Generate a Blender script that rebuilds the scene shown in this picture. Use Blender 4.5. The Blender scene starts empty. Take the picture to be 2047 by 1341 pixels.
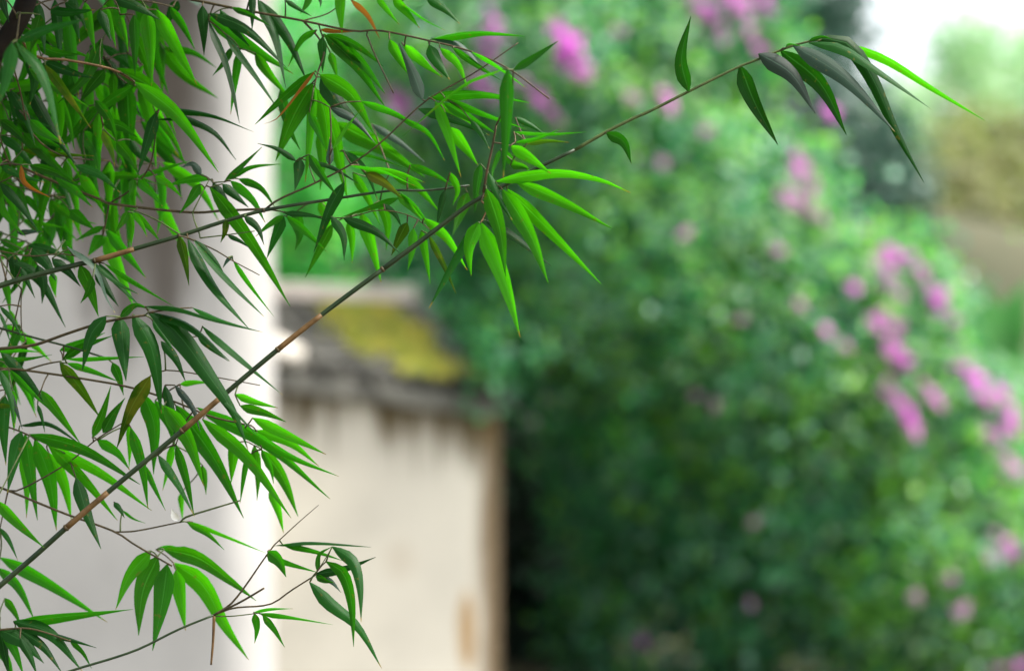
import bpy, math, random
import numpy as np
from mathutils import Vector, Matrix
R = math.radians
random.seed(7); rng = np.random.default_rng(7)
scene = bpy.context.scene
C = scene.collection

# ---------------------------------------------------------------- camera, sky, sun, exposure
CAM = Vector((0, 0, 1.6)); FPX = 4833.0                     # 85 mm lens, photograph 2047 px wide
cam = bpy.data.cameras.new('camera'); cam.lens = 85; cam.sensor_width = 36
cam.clip_start = 0.05; cam.clip_end = 3000
cam.dof.use_dof = True; cam.dof.focus_distance = 2.41; cam.dof.aperture_fstop = 2.9
camo = bpy.data.objects.new('camera', cam); C.objects.link(camo)
camo.location = CAM; camo.rotation_euler = (R(90), 0, 0); scene.camera = camo

SUN_EL, SUN_AZ = 52, 97                                      # azimuth from +Y towards +X: high on the right
world = bpy.data.worlds.new('World'); scene.world = world; world.use_nodes = True
wn = world.node_tree; wn.nodes.clear()
sky = wn.nodes.new('ShaderNodeTexSky'); sky.sky_type = 'NISHITA'; sky.sun_disc = False
sky.sun_elevation = R(SUN_EL); sky.sun_rotation = R(SUN_AZ)
sky.air_density = 1.0; sky.dust_density = 4.0; sky.ozone_density = 1.0
hs = wn.nodes.new('ShaderNodeHueSaturation'); hs.inputs['Saturation'].default_value = 0.32
bg = wn.nodes.new('ShaderNodeBackground'); bg.inputs['Strength'].default_value = 0.15
wo = wn.nodes.new('ShaderNodeOutputWorld')
wn.links.new(sky.outputs[0], hs.inputs['Color']); wn.links.new(hs.outputs[0], bg.inputs['Color'])
wn.links.new(bg.outputs[0], wo.inputs['Surface'])
SUNV = Vector((math.sin(R(SUN_AZ))*math.cos(R(SUN_EL)), math.cos(R(SUN_AZ))*math.cos(R(SUN_EL)), math.sin(R(SUN_EL))))
sun = bpy.data.lights.new('sun', 'SUN'); sun.energy = 2.0; sun.angle = R(12); sun.color = (1, .95, .87)
suno = bpy.data.objects.new('sun', sun); C.objects.link(suno)
suno.rotation_euler = (-SUNV).to_track_quat('-Z', 'Y').to_euler(); suno.location = (4, 6, 9)
vs = scene.view_settings; vs.view_transform = 'Standard'; vs.look = 'None'; vs.exposure = 1.9; vs.gamma = 1; vs.use_curve_mapping = False
scene.cycles.max_bounces = 8; scene.cycles.transmission_bounces = 6; scene.cycles.use_denoising = True

# ---------------------------------------------------------------- helpers
def at(px, py, d):
    return Vector(((px-1023.5)/FPX*d, d, CAM.z-(py-670.5)/FPX*d))
def tag(o, label=None, cat=None, group=None, kind=None):
    if label: o['label'] = label
    if cat: o['category'] = cat
    if group: o['group'] = group
    if kind: o['kind'] = kind
    return o
def empty(name, loc):
    o = bpy.data.objects.new(name, None); C.objects.link(o); o.location = loc; o.empty_display_size = .1
    return o
def link(name, me, mat, parent=None):
    o = bpy.data.objects.new(name, me); C.objects.link(o)
    for m in (mat if isinstance(mat, (list, tuple)) else [mat]): me.materials.append(m)
    if parent is not None:
        o.parent = parent; o.matrix_parent_inverse = Matrix.Translation(-world_loc(parent))
    return o
def world_loc(o):                      # nothing here is rotated by its parent, so a sum will do
    l = Vector(o.location)
    if o.parent is not None and o.parent.type == 'MESH': l = Vector((0, 0, 0))
    return l
def pymesh(name, v, f, smooth=True):
    me = bpy.data.meshes.new(name); me.from_pydata([tuple(x) for x in v], [], f)
    if smooth: me.polygons.foreach_set('use_smooth', [True]*len(me.polygons))
    me.update(); return me
def spline(pts, n):                    # Catmull-Rom through any number of points, evenly in chord length
    P = np.array(pts, float)
    if len(P) == 2: return P[0]+(P[1]-P[0])*np.linspace(0, 1, n)[:, None]
    d = np.r_[0, np.cumsum(np.linalg.norm(np.diff(P, axis=0), axis=1))]
    m = np.zeros_like(P)
    for i in range(len(P)):
        a, b = max(i-1, 0), min(i+1, len(P)-1); m[i] = (P[b]-P[a])/max(d[b]-d[a], 1e-9)
    out = []
    for s in np.linspace(0, d[-1], n):
        i = min(max(np.searchsorted(d, s)-1, 0), len(P)-2); h = d[i+1]-d[i]; t = (s-d[i])/h
        out.append((2*t**3-3*t**2+1)*P[i]+(t**3-2*t**2+t)*h*m[i]+(-2*t**3+3*t**2)*P[i+1]+(t**3-t**2)*h*m[i+1])
    return np.array(out)
def tube(name, pts, rad, sides=8, n=None):
    P = np.array(pts, float)
    n = n or len(P); Q = spline(P, n)
    rr = np.interp(np.linspace(0, 1, n), np.linspace(0, 1, len(rad)), rad)
    v, f = [], []
    ref = Vector((0.13, .31, .94))
    for i in range(n):
        t = Vector(Q[min(i+1, n-1)]-Q[max(i-1, 0)]).normalized()
        a = t.cross(ref).normalized(); b = t.cross(a)
        for k in range(sides):
            an = 2*math.pi*k/sides; v.append(Vector(Q[i])+(a*math.cos(an)+b*math.sin(an))*rr[i])
    for i in range(n-1):
        for k in range(sides):
            f.append((i*sides+k, i*sides+(k+1) % sides, (i+1)*sides+(k+1) % sides, (i+1)*sides+k))
    f.append(tuple(range(sides))[::-1]); f.append(tuple(range((n-1)*sides, n*sides)))
    return pymesh(name, v, f)
def boxmesh(name, lo, hi, bev=0.0):
    import bmesh
    bm = bmesh.new(); bmesh.ops.create_cube(bm, size=1)
    lo, hi = Vector(lo), Vector(hi)
    for q in bm.verts: q.co = Vector([lo[i]+(q.co[i]+.5)*(hi[i]-lo[i]) for i in range(3)])
    if bev: bmesh.ops.bevel(bm, geom=bm.edges[:], offset=bev, segments=3, affect='EDGES')
    me = bpy.data.meshes.new(name); bm.to_mesh(me); bm.free()
    return me

# ---------------------------------------------------------------- materials
def newmat(name):
    m = bpy.data.materials.new(name); m.use_nodes = True
    nt = m.node_tree; nt.nodes.clear()
    return m, nt, nt.nodes.new('ShaderNodeOutputMaterial')
def N(nt, t, **kw):
    n = nt.nodes.new(t)
    for k, v in kw.items():
        if k in n.inputs: n.inputs[k].default_value = v
        else: setattr(n, k, v)
    return n
def ramp(nt, stops, fac=None, interp='LINEAR'):
    r = nt.nodes.new('ShaderNodeValToRGB'); r.color_ramp.interpolation = interp
    while len(r.color_ramp.elements) < len(stops): r.color_ramp.elements.new(.5)
    for e, (p, c) in zip(r.color_ramp.elements, stops): e.position = p; e.color = (*c, 1) if len(c) == 3 else c
    if fac is not None: nt.links.new(fac, r.inputs[0])
    return r
def mix(nt, fac, a, b, mode='MIX'):
    n = nt.nodes.new('ShaderNodeMix'); n.data_type = 'RGBA'; n.blend_type = mode
    for s, x in ((0, fac), (6, a), (7, b)):
        if isinstance(x, bpy.types.NodeSocket): nt.links.new(x, n.inputs[s])
        elif s == 0: n.inputs[0].default_value = x
        else: n.inputs[s].default_value = (*x, 1)
    return n.outputs[2]
def math_(nt, op, a, b=0.0):
    n = nt.nodes.new('ShaderNodeMath'); n.operation = op
    for i, x in enumerate((a, b)):
        if isinstance(x, bpy.types.NodeSocket): nt.links.new(x, n.inputs[i])
        else: n.inputs[i].default_value = x
    return n.outputs[0]

def bamboo_leaf_mat(name, refl, trans, tf, rough=.38, spec=.5, tip=(.20, .15, .02), tipstart=.96, spots=0.0, spotcol=(.25, .18, .02)):
    m, nt, out = newmat(name); L = nt.links
    uv = N(nt, 'ShaderNodeUVMap'); sep = N(nt, 'ShaderNodeSeparateXYZ'); L.new(uv.outputs[0], sep.inputs[0])
    oi = N(nt, 'ShaderNodeObjectInfo')
    mp = N(nt, 'ShaderNodeMapping'); mp.inputs['Scale'].default_value = (34, 1.2, 1); L.new(uv.outputs[0], mp.inputs[0])
    L.new(oi.outputs['Random'], mp.inputs['Location'])
    nz = N(nt, 'ShaderNodeTexNoise', Scale=1.0, Detail=2.0); L.new(mp.outputs[0], nz.inputs['Vector'])
    tc = N(nt, 'ShaderNodeTexCoord')
    nb = N(nt, 'ShaderNodeTexNoise', Scale=38.0, Detail=3.0); L.new(tc.outputs['Object'], nb.inputs['Vector'])
    rv = math_(nt, 'ADD', math_(nt, 'MULTIPLY', oi.outputs['Random'], .75), .58)
    vein = math_(nt, 'ADD', math_(nt, 'MULTIPLY', nz.outputs[0], 1.0), .50)
    blot = math_(nt, 'ADD', math_(nt, 'MULTIPLY', nb.outputs[0], .5), .75)
    k = math_(nt, 'MULTIPLY', math_(nt, 'MULTIPLY', vein, blot), rv)
    mid = math_(nt, 'LESS_THAN', math_(nt, 'ABSOLUTE', math_(nt, 'SUBTRACT', sep.outputs[0], .5)), .028)
    tipf = math_(nt, 'ADD', sep.outputs[1], math_(nt, 'MULTIPLY', math_(nt, 'SUBTRACT', nb.outputs[0], .5), .16))
    tipf = math_(nt, 'ADD', tipf, math_(nt, 'MULTIPLY', math_(nt, 'SUBTRACT', oi.outputs['Random'], .62), .14))
    tr = ramp(nt, [(tipstart, (0, 0, 0)), (min(tipstart+.04, .999), (1, 1, 1))], tipf)
    sp = ramp(nt, [(.5, (0, 0, 0)), (.62, (1, 1, 1))], nb.outputs[0])
    nf = N(nt, 'ShaderNodeTexNoise', Scale=170.0, Detail=2.0); L.new(tc.outputs['Object'], nf.inputs['Vector'])
    fl = ramp(nt, [(.66, (0, 0, 0)), (.74, (1, 1, 1))], nf.outputs[0])      # dry flecks
    def col(c, midgain):
        a = N(nt, 'ShaderNodeVectorMath', operation='SCALE'); a.inputs[0].default_value = c; L.new(k, a.inputs['Scale'])
        b = mix(nt, math_(nt, 'MULTIPLY', mid, .55), a.outputs[0], tuple(min(1, x*midgain+.02) for x in c))
        if spots: b = mix(nt, math_(nt, 'MULTIPLY', sp.outputs[0], spots), b, spotcol)
        b = mix(nt, math_(nt, 'MULTIPLY', fl.outputs[0], .5), b, tuple(x*.6 for x in tip))
        return mix(nt, tr.outputs[0], b, tip)
    p = N(nt, 'ShaderNodeBsdfPrincipled', Roughness=rough); p.inputs['Specular IOR Level'].default_value = spec
    L.new(col(refl, 1.8), p.inputs['Base Color'])
    t = N(nt, 'ShaderNodeBsdfTranslucent'); L.new(col(trans, 1.25), t.inputs['Color'])
    bp = N(nt, 'ShaderNodeBump', Strength=.25, Distance=.0006); L.new(nz.outputs[0], bp.inputs['Height'])
    L.new(bp.outputs[0], p.inputs['Normal'])
    ms = N(nt, 'ShaderNodeMixShader', Fac=tf); L.new(p.outputs[0], ms.inputs[1]); L.new(t.outputs[0], ms.inputs[2])
    L.new(ms.outputs[0], out.inputs[0]); return m
LM = {  # blade tones from bright to dark, set per blade
 'b': bamboo_leaf_mat('bamboo_leaf_bright', (.019, .086, .003), (.050, .345, .0015), .55, spec=.16),
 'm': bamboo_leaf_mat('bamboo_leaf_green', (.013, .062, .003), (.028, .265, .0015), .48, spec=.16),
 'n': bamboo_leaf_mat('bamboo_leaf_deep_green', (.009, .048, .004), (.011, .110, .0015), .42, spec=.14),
 'd': bamboo_leaf_mat('bamboo_leaf_dark', (.006, .044, .004), (.008, .110, .0015), .36, rough=.42, spec=.12),
 's': bamboo_leaf_mat('bamboo_leaf_waxy', (.012, .036, .018), (.008, .05, .012), .2, rough=.5, spec=.28),
 'o': bamboo_leaf_mat('bamboo_leaf_yellowing', (.026, .058, .003), (.058, .18, .0015), .50, tipstart=.92, spots=.25, spec=.15),
 'r': bamboo_leaf_mat('bamboo_leaf_withered', (.20, .078, .012), (.26, .10, .008), .35, rough=.6, spec=.12, tipstart=.98),
}
def plain(name, c1, c2, rough=.6, scale=20, spec=.4, bump=.0, stretch=None):
    m, nt, out = newmat(name); L = nt.links
    tc = N(nt, 'ShaderNodeTexCoord'); v = tc.outputs['Object']
    if stretch:
        mp = N(nt, 'ShaderNodeMapping'); mp.inputs['Scale'].default_value = stretch; L.new(v, mp.inputs[0]); v = mp.outputs[0]
    nz = N(nt, 'ShaderNodeTexNoise', Scale=scale, Detail=5.0, Roughness=.6); L.new(v, nz.inputs['Vector'])
    r = ramp(nt, [(.32, c1), (.68, c2)], nz.outputs[0])
    p = N(nt, 'ShaderNodeBsdfPrincipled', Roughness=rough); p.inputs['Specular IOR Level'].default_value = spec
    L.new(r.outputs[0], p.inputs['Base Color'])
    if bump:
        b = N(nt, 'ShaderNodeBump', Strength=.6, Distance=bump); L.new(nz.outputs[0], b.inputs['Height']); L.new(b.outputs[0], p.inputs['Normal'])
    L.new(p.outputs[0], out.inputs[0]); return m
M_cane = plain('cane_green', (.008, .020, .006), (.024, .040, .014), .42, 60, spec=.22)
M_sheath = plain('cane_sheath_tan', (.055, .030, .010), (.14, .078, .028), .55, 90, spec=.2)
M_twig = plain('twig_brown', (.022, .020, .009), (.070, .048, .020), .6, 120, spec=.2)
M_twigg = plain('twig_green', (.022, .044, .010), (.07, .09, .025), .55, 120, spec=.2)
M_culm = plain('culm_dark', (.003, .0025, .002), (.012, .008, .005), .7, 40, spec=.08)
M_petal = plain('petal_white', (.72, .72, .70), (.82, .82, .80), .5, 60)

def leaf_stuff_mat(name, c, tcol, tf, rough=.5, spec=.4):
    m, nt, out = newmat(name); L = nt.links
    tc = N(nt, 'ShaderNodeTexCoord')
    nz = N(nt, 'ShaderNodeTexNoise', Scale=6.0, Detail=3.0); L.new(tc.outputs['Object'], nz.inputs['Vector'])
    k = math_(nt, 'ADD', math_(nt, 'MULTIPLY', nz.outputs[0], .9), .55)
    def sc(cc):
        a = N(nt, 'ShaderNodeVectorMath', operation='SCALE'); a.inputs[0].default_value = cc; L.new(k, a.inputs['Scale']); return a.outputs[0]
    p = N(nt, 'ShaderNodeBsdfPrincipled', Roughness=rough); p.inputs['Specular IOR Level'].default_value = spec
    L.new(sc(c), p.inputs['Base Color'])
    t = N(nt, 'ShaderNodeBsdfTranslucent'); L.new(sc(tcol), t.inputs['Color'])
    ms = N(nt, 'ShaderNodeMixShader', Fac=tf); L.new(p.outputs[0], ms.inputs[1]); L.new(t.outputs[0], ms.inputs[2])
    L.new(ms.outputs[0], out.inputs[0]); return m
F_deep = leaf_stuff_mat('bush_leaf_deep', (.022, .108, .052), (.02, .22, .07), .28)
F_mid = leaf_stuff_mat('bush_leaf_mid', (.055, .230, .085), (.07, .50, .10), .38)
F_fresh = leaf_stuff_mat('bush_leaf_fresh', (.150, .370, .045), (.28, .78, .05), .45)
F_wax = leaf_stuff_mat('bush_leaf_waxy', (.115, .265, .165), (.08, .36, .16), .25, rough=.42, spec=.5)
F_tree = leaf_stuff_mat('tree_leaf_dark', (.036, .086, .060), (.03, .14, .07), .24)
F_tree2 = leaf_stuff_mat('tree_leaf_blue', (.070, .125, .100), (.05, .17, .10), .24, rough=.45)
F_shade = leaf_stuff_mat('infill_leaf_shade', (.012, .030, .020), (.015, .05, .03), .2)  # leaf colour darkened to stand in for shade in the gap
F_lime = leaf_stuff_mat('shrub_leaf_lime', (.075, .330, .075), (.10, .80, .09), .50)
F_lime2 = leaf_stuff_mat('shrub_leaf_green', (.045, .240, .070), (.06, .60, .09), .45)
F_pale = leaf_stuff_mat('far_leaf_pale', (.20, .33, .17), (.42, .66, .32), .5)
B_mag = leaf_stuff_mat('bract_magenta', (.60, .15, .58), (.76, .19, .73), .45, rough=.6, spec=.2)
B_pink = leaf_stuff_mat('bract_pink', (.60, .25, .56), (.74, .30, .68), .45, rough=.6, spec=.2)
B_fade = leaf_stuff_mat('bract_faded', (.48, .36, .44), (.58, .44, .52), .40, rough=.6, spec=.2)
M_bark = plain('bark_grey', (.09, .075, .06), (.22, .19, .16), .85, 14, bump=.01, stretch=(3, 3, .6))

def plaster(name, base, stain_top=None, zt=None, drip=None, stain_shade=None, grime=None):
    """limewashed plaster: blotches, drip streaks below zt, stain patches and painted edge shade, each with a ragged edge"""
    m, nt, out = newmat(name); L = nt.links
    g = N(nt, 'ShaderNodeNewGeometry'); sep = N(nt, 'ShaderNodeSeparateXYZ'); L.new(g.outputs['Position'], sep.inputs[0])
    n1 = N(nt, 'ShaderNodeTexNoise', Scale=2.2, Detail=6.0, Roughness=.62); L.new(g.outputs['Position'], n1.inputs['Vector'])
    n2 = N(nt, 'ShaderNodeTexNoise', Scale=24.0, Detail=5.0); L.new(g.outputs['Position'], n2.inputs['Vector'])
    c = ramp(nt, [(.3, tuple(x*.82 for x in base)), (.55, base), (.75, tuple(min(1, x*1.06) for x in base))], n1.outputs[0]).outputs[0]
    c = mix(nt, .25, c, mix(nt, n2.outputs[0], tuple(x*.7 for x in base), base))
    mp = N(nt, 'ShaderNodeMapping'); mp.inputs['Scale'].default_value = (11, 11, .7); L.new(g.outputs['Position'], mp.inputs[0])
    n3 = N(nt, 'ShaderNodeTexNoise', Scale=1.0, Detail=4.0, Roughness=.6); L.new(mp.outputs[0], n3.inputs['Vector'])
    if drip:
        z0, ln, col, amt = drip[:4]; slope = drip[4] if len(drip) > 4 else 0.0
        d = math_(nt, 'DIVIDE', math_(nt, 'SUBTRACT', z0, math_(nt, 'ADD', sep.outputs[2], math_(nt, 'MULTIPLY', sep.outputs[0], slope))), ln)
        s = math_(nt, 'SUBTRACT', math_(nt, 'MULTIPLY', n3.outputs[0], 2.0), math_(nt, 'ADD', d, .42))
        c = mix(nt, ramp(nt, [(0, (0, 0, 0)), (.34, (amt,)*3)], s).outputs[0], c, col)
    for (p, sx, sz, col, amt) in (stain_shade or []):
        dx = math_(nt, 'DIVIDE', math_(nt, 'SUBTRACT', sep.outputs[0], p[0]), sx)
        dz = math_(nt, 'DIVIDE', math_(nt, 'SUBTRACT', sep.outputs[2], p[1]), sz)
        q = math_(nt, 'ADD', math_(nt, 'MULTIPLY', dx, dx), math_(nt, 'MULTIPLY', dz, dz))
        q = math_(nt, 'ADD', q, math_(nt, 'MULTIPLY', math_(nt, 'SUBTRACT', n3.outputs[0], .5), 1.6))
        q = math_(nt, 'ADD', q, math_(nt, 'MULTIPLY', math_(nt, 'SUBTRACT', n1.outputs[0], .5), .8))
        c = mix(nt, ramp(nt, [(.35, (amt,)*3), (1, (0, 0, 0))], q).outputs[0], c, col)
    p = N(nt, 'ShaderNodeBsdfPrincipled', Roughness=.9); p.inputs['Specular IOR Level'].default_value = .2
    L.new(c, p.inputs['Base Color'])
    b = N(nt, 'ShaderNodeBump', Strength=.5, Distance=.004); L.new(n2.outputs[0], b.inputs['Height']); L.new(b.outputs[0], p.inputs['Normal'])
    L.new(p.outputs[0], out.inputs[0]); return m

# ---------------------------------------------------------------- setting: ground, hill, earth bank
def sheet(name, x0, x1, y0, y1, nx, ny, zf, mat):
    xs, ys = np.linspace(x0, x1, nx), np.linspace(y0, y1, ny)
    v = [(x, y, zf(x, y)) for y in ys for x in xs]
    f = [(j*nx+i, j*nx+i+1, (j+1)*nx+i+1, (j+1)*nx+i) for j in range(ny-1) for i in range(nx-1)]
    return tag(link(name, pymesh(name, v, f), mat), kind='structure')
M_ground = plain('ground_damp_earth', (.045, .050, .025), (.12, .10, .06), .9, 3, bump=.02)
M_hill = plain('hill_dry_grass', (.17, .20, .085), (.21, .19, .11), .95, .30, spec=.1, bump=.1)
M_bank = plain('bank_earth', (.040, .050, .030), (.085, .082, .052), .95, .9, spec=.1, bump=.08)
sheet('ground', -900, 900, -300, 1500, 61, 61, lambda x, y: 0.0, M_ground)
def hz(x, y):
    t = min(max((y-34)/16, 0), 1); t = t*t*(3-2*t)
    e = min(max((x+2)/9, 0), 1)
    return -.05+5.6*t*e*(1+.06*math.sin(x*.55)+.04*math.sin(y*.5+x*.23))
sheet('hill', -2, 70, 34, 66, 73, 33, hz, M_hill)
def bz(x, y):
    t = min(max((y-19)/3.5, 0), 1); t = t*t*(3-2*t)
    e = min(max((x-.5)/2.5, 0), 1)
    return -.05+2.75*t*e*(1+.05*math.sin(x*2.1)+.04*math.sin(y*2.7))-.2*max(0, y-25)
sheet('earth_bank', .5, 24, 19, 33, 60, 36, bz, M_bank)

# ---------------------------------------------------------------- white pillar, with an unseen slab added above to shade it
PY = 8.7
px0, px1 = at(-700, 0, PY).x, at(533, 0, PY).x
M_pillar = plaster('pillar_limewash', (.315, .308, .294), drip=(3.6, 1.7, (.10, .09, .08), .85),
                   stain_shade=[((at(255, 0, PY).x, at(0, 190, PY).z), .34, .95, (.050, .042, .034), .97), ((at(330, 0, PY).x, at(0, 420, PY).z), .16, .50, (.060, .052, .044), .8)])  # darker streaks and two dark patches on the upper front
pil = tag(empty('gate_pillar', ((px0+px1)/2, PY+.4, 0)), 'white limewashed gate pillar with rounded corner and darker upper front behind the bamboo', 'pillar')
def rounded_column(x0, x1, y0, y1, z0, z1, r):
    pts = []
    for (cx, cy, a0) in ((x1-r, y0+r, -90), (x1-r, y1-r, 0), (x0+r, y1-r, 90), (x0+r, y0+r, 180)):
        for k in range(9):
            a = R(a0+90*k/8); pts.append((cx+r*math.cos(a), cy+r*math.sin(a)))
    n = len(pts); zs = np.linspace(z0, z1, 24); v = []
    for j, z in enumerate(zs):
        for (x, y) in pts: v.append((x+.004*math.sin(z*5+x*7), y+.004*math.sin(z*4+1+x*5), z))
    f = [(j*n+i, j*n+(i+1) % n, (j+1)*n+(i+1) % n, (j+1)*n+i) for j in range(len(zs)-1) for i in range(n)]
    f += [tuple(range(n))[::-1], tuple(range((len(zs)-1)*n, len(zs)*n))]
    return pymesh('shaft', v, f)
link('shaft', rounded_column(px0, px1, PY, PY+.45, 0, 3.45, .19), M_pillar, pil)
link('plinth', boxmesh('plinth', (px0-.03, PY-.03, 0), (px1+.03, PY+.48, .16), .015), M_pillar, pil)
M_tile = plain('roof_tile_grey', (.036, .036, .030), (.22, .215, .185), .85, 6, bump=.004)
link('shade_slab', boxmesh('shade_slab', (px0-.1, PY-.95, 3.45), (px1+.30, PY+1.3, 3.57), .02), M_tile, pil)  # unseen slab, added to keep sky light off the pillar top

# ---------------------------------------------------------------- garden wall with tiled coping
Rg0, Rg1 = at(395, 592, 10.35), at(832, 606, 10.55)           # ridge line
Ev0, Ev1 = at(590, 738, 9.92), at(1000, 792, 10.05)           # eave line
M_wall = plaster('wall_limewash', (.590, .555, .470), drip=(Ev1.z, .55, (.10, .075, .035), .97, .17),
                 stain_shade=[((at(932, 0, 10).x, at(0, 1265, 10).z), .040, .18, (.30, .17, .05), .85),
                       ((at(1000, 0, 10).x, at(0, 1150, 10).z), .12, 1.3, (.14, .09, .04), .9),  # brown right edge: shade at the turning corner put into the colour
                       ((at(800, 0, 10).x, at(0, 1120, 10).z), .09, .10, (.42, .36, .28), .4)])
M_ridge = plain('ridge_limestone', (.52, .46, .41), (.72, .64, .58), .85, 7, bump=.004)
M_moss = plain('moss_yellow', (.15, .19, .03), (.31, .27, .05), .95, 9, spec=.05, bump=.01)
wl = tag(empty('garden_wall', (Ev0.x, 10.2, 0)), 'cream plastered garden wall with mossy grey tiled coping beside the flowering bush', 'wall')
def wall_body():
    # plan: runs along the eave line set back 0.07 m, turns a rounded corner at its right end and goes back
    a, b = Vector(Ev0), Vector(Ev1); u = (b-a); u.z = 0; u.normalize(); nrm = Vector((u.y, -u.x, 0))
    pl = [a-u*2.6-nrm*.07+Vector((0, 0, .30))]
    for t in np.linspace(0, 1, 12): p = a.lerp(b, t)-nrm*.07; pl.append(p-u*.16)
    c = b-nrm*.27-u*.16
    for k in range(1, 7):
        an = R(90*k/6); pl.append(c+nrm*.20*math.cos(an)+u*.20*math.sin(an))
    e = c+u*.20+Vector((-.35, 3.0, .1)); pl.append(e)
    v, f = [], []; zs = np.linspace(0, 1, 14)
    for s in zs:
        for p in pl: v.append((p.x, p.y, (p.z-.004)*s))
    n = len(pl); f = [(j*n+i, j*n+i+1, (j+1)*n+i+1, (j+1)*n+i) for j in range(len(zs)-1) for i in range(n-1)]
    m = len(v)
    for s in zs:                                              # back face, so that it is a solid
        for p in (pl[0]-nrm*.25, pl[-1]-u*.25): v.append((p.x, p.y, (p.z-.004)*s))
    top = [(len(zs)-1)*n+i for i in range(n)]+[m+2*13+1, m+2*13]
    f.append(tuple(top))
    return pymesh('wall_body', v, f, True)
link('plaster_body', wall_body(), M_wall, wl)
def cop(t, s, lift=0.0):                                      # t along the wall, s from ridge (0) to eave (1)
    a = Rg0.lerp(Rg1, t); b = Ev0.lerp(Ev1, t); p = a.lerp(b, s)
    sag = -.035*math.sin(math.pi*s)
    return p+Vector((0, 0, sag+lift))
ROWS = 13
def tile_mesh(t, s0, s1, w, cover, jz):
    v, f = [], []; nk = 6
    for s in (s0, (s0+s1)/2, s1):
        for th in (0, 1):
            for k in range(nk):
                x = k/(nk-1)*2-1
                h = (math.sqrt(max(0, 1-x*x*.92))*.032 if cover else (x*x*.018-.012))
                taper = 1-.08*(s-s0)/(s1-s0) if cover else 1
                p = cop(t+x*w*taper, s, .012+h-th*.010+jz+(1-(s1-s)/(s1-s0))*.010)
                v.append(p)
    L_ = 2*nk
    for j in range(2):
        for k in range(nk-1):
            a = j*L_+k; f.append((a, a+1, a+L_+1, a+L_)); a += nk; f.append((a+1, a, a+L_, a+L_+1))
    for j in (0, 2):
        for k in range(nk-1):
            a = j*L_+k; f.append((a, a+1, a+nk+1, a+nk) if j == 0 else (a+1, a, a+nk, a+nk+1))
    return pymesh('tile', v, f)
link('coping_bed', pymesh('coping_bed', [cop(t, s, -.02) for s in (0, .5, 1) for t in (-.45, 0, .5, 1.02)]+[cop(t, s, -.09) for s in (0, .5, 1) for t in (-.45, 0, .5, 1.02)],
     [(j*4+i, j*4+i+1, (j+1)*4+i+1, (j+1)*4+i) for j in range(2) for i in range(3)]+[(12+j*4+i+1, 12+j*4+i, 12+(j+1)*4+i, 12+(j+1)*4+i+1) for j in range(2) for i in range(3)]+
     [(8+i, 8+i+1, 20+i+1, 20+i) for i in range(3)]+[(i+1, i, 12+i, 12+i+1) for i in range(3)]+[(3, 7, 19, 15), (7, 11, 23, 19), (4, 0, 12, 16), (8, 4, 16, 20)], False), M_tile, wl)
for i in range(-5, ROWS):
    t = (i+.5)/ROWS
    for j in range(4):
        s0, s1 = j*.25-.01, j*.25+.262+(random.uniform(-.03, .05) if j == 3 else 0)
        link('pan_tile', tile_mesh(t+.5/ROWS, s0, s1, .36/ROWS, False, random.uniform(-.003, .003)), M_tile, wl)
        link('cover_tile', tile_mesh(t, s0, s1, .26/ROWS, True, random.uniform(-.004, .004)), M_tile, wl)
# pale ridge capping and the whitewashed verge
d = (Rg1-Rg0).normalized()
for k in range(6):
    a, b = Rg0.lerp(Rg1, -.18+k*.197), Rg0.lerp(Rg1, -.18+(k+1)*.197-.006)
    z = .035+random.uniform(-.003, .003); hw, hh = .08, .032
    v = [(p.x, p.y+sy*hw, p.z+z+sz*hh) for p in (a, b) for (sy, sz) in ((-1, -1), (1, -1), (1, .8), (0, 1.15), (-1, .8))]
    link('ridge_stone', pymesh('ridge_stone', v, [tuple(range(5))[::-1], tuple(range(5, 10))]+[(q, (q+1) % 5, 5+(q+1) % 5, 5+q) for q in range(5)], False), M_ridge, wl)
M_verge = plaster('verge_limewash', (.50, .47, .42))
va = [cop(-.05, s, .06) for s in np.linspace(.25, 1.0, 6)]
vv, ff = [], []
for p in va:
    for (dx, dz) in ((-.075, -.05), (.075, -.05), (.08, .025), (.0, .05), (-.08, .025)): vv.append((p.x+dx, p.y-.02+dx*.3, p.z+dz))
ff = [(j*5+k, j*5+(k+1) % 5, (j+1)*5+(k+1) % 5, (j+1)*5+k) for j in range(5) for k in range(5)]+[(4, 3, 2, 1, 0), tuple(range(25, 30))]
link('verge', pymesh('verge', vv, ff, True), M_verge, wl)
# moss cushions growing over the tiles
def moss():
    v, f = [], []
    for _ in range(1500):
        s = rng.uniform(.04, .93); tc = .66+.08*s+rng.normal(0, .105)
        if not .36 < tc < .93 or math.sin(tc*23+s*5)+math.sin(s*13-tc*9)+rng.normal(0, .5) < -.55: continue
        p = cop(tc, s, .035); r = rng.uniform(.012, .034); b0 = len(v)
        for j in range(3):
            for k in range(6):
                a = k*math.pi/3; rr = r*(1, .85, .4)[j]*rng.uniform(.8, 1.2)
                v.append((p.x+rr*math.cos(a), p.y+rr*math.sin(a), p.z+(-.015, .5*r, .9*r)[j]))
        for j in range(2):
            for k in range(6): f.append((b0+j*6+k, b0+j*6+(k+1) % 6, b0+j*6+6+(k+1) % 6, b0+j*6+6+k))
        f.append(tuple(range(b0+12, b0+18)))
    return pymesh('moss', v, f)
tag(link('moss', moss(), M_moss, wl), 'bright yellow green moss spreading over the grey tiles', kind='stuff')

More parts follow.
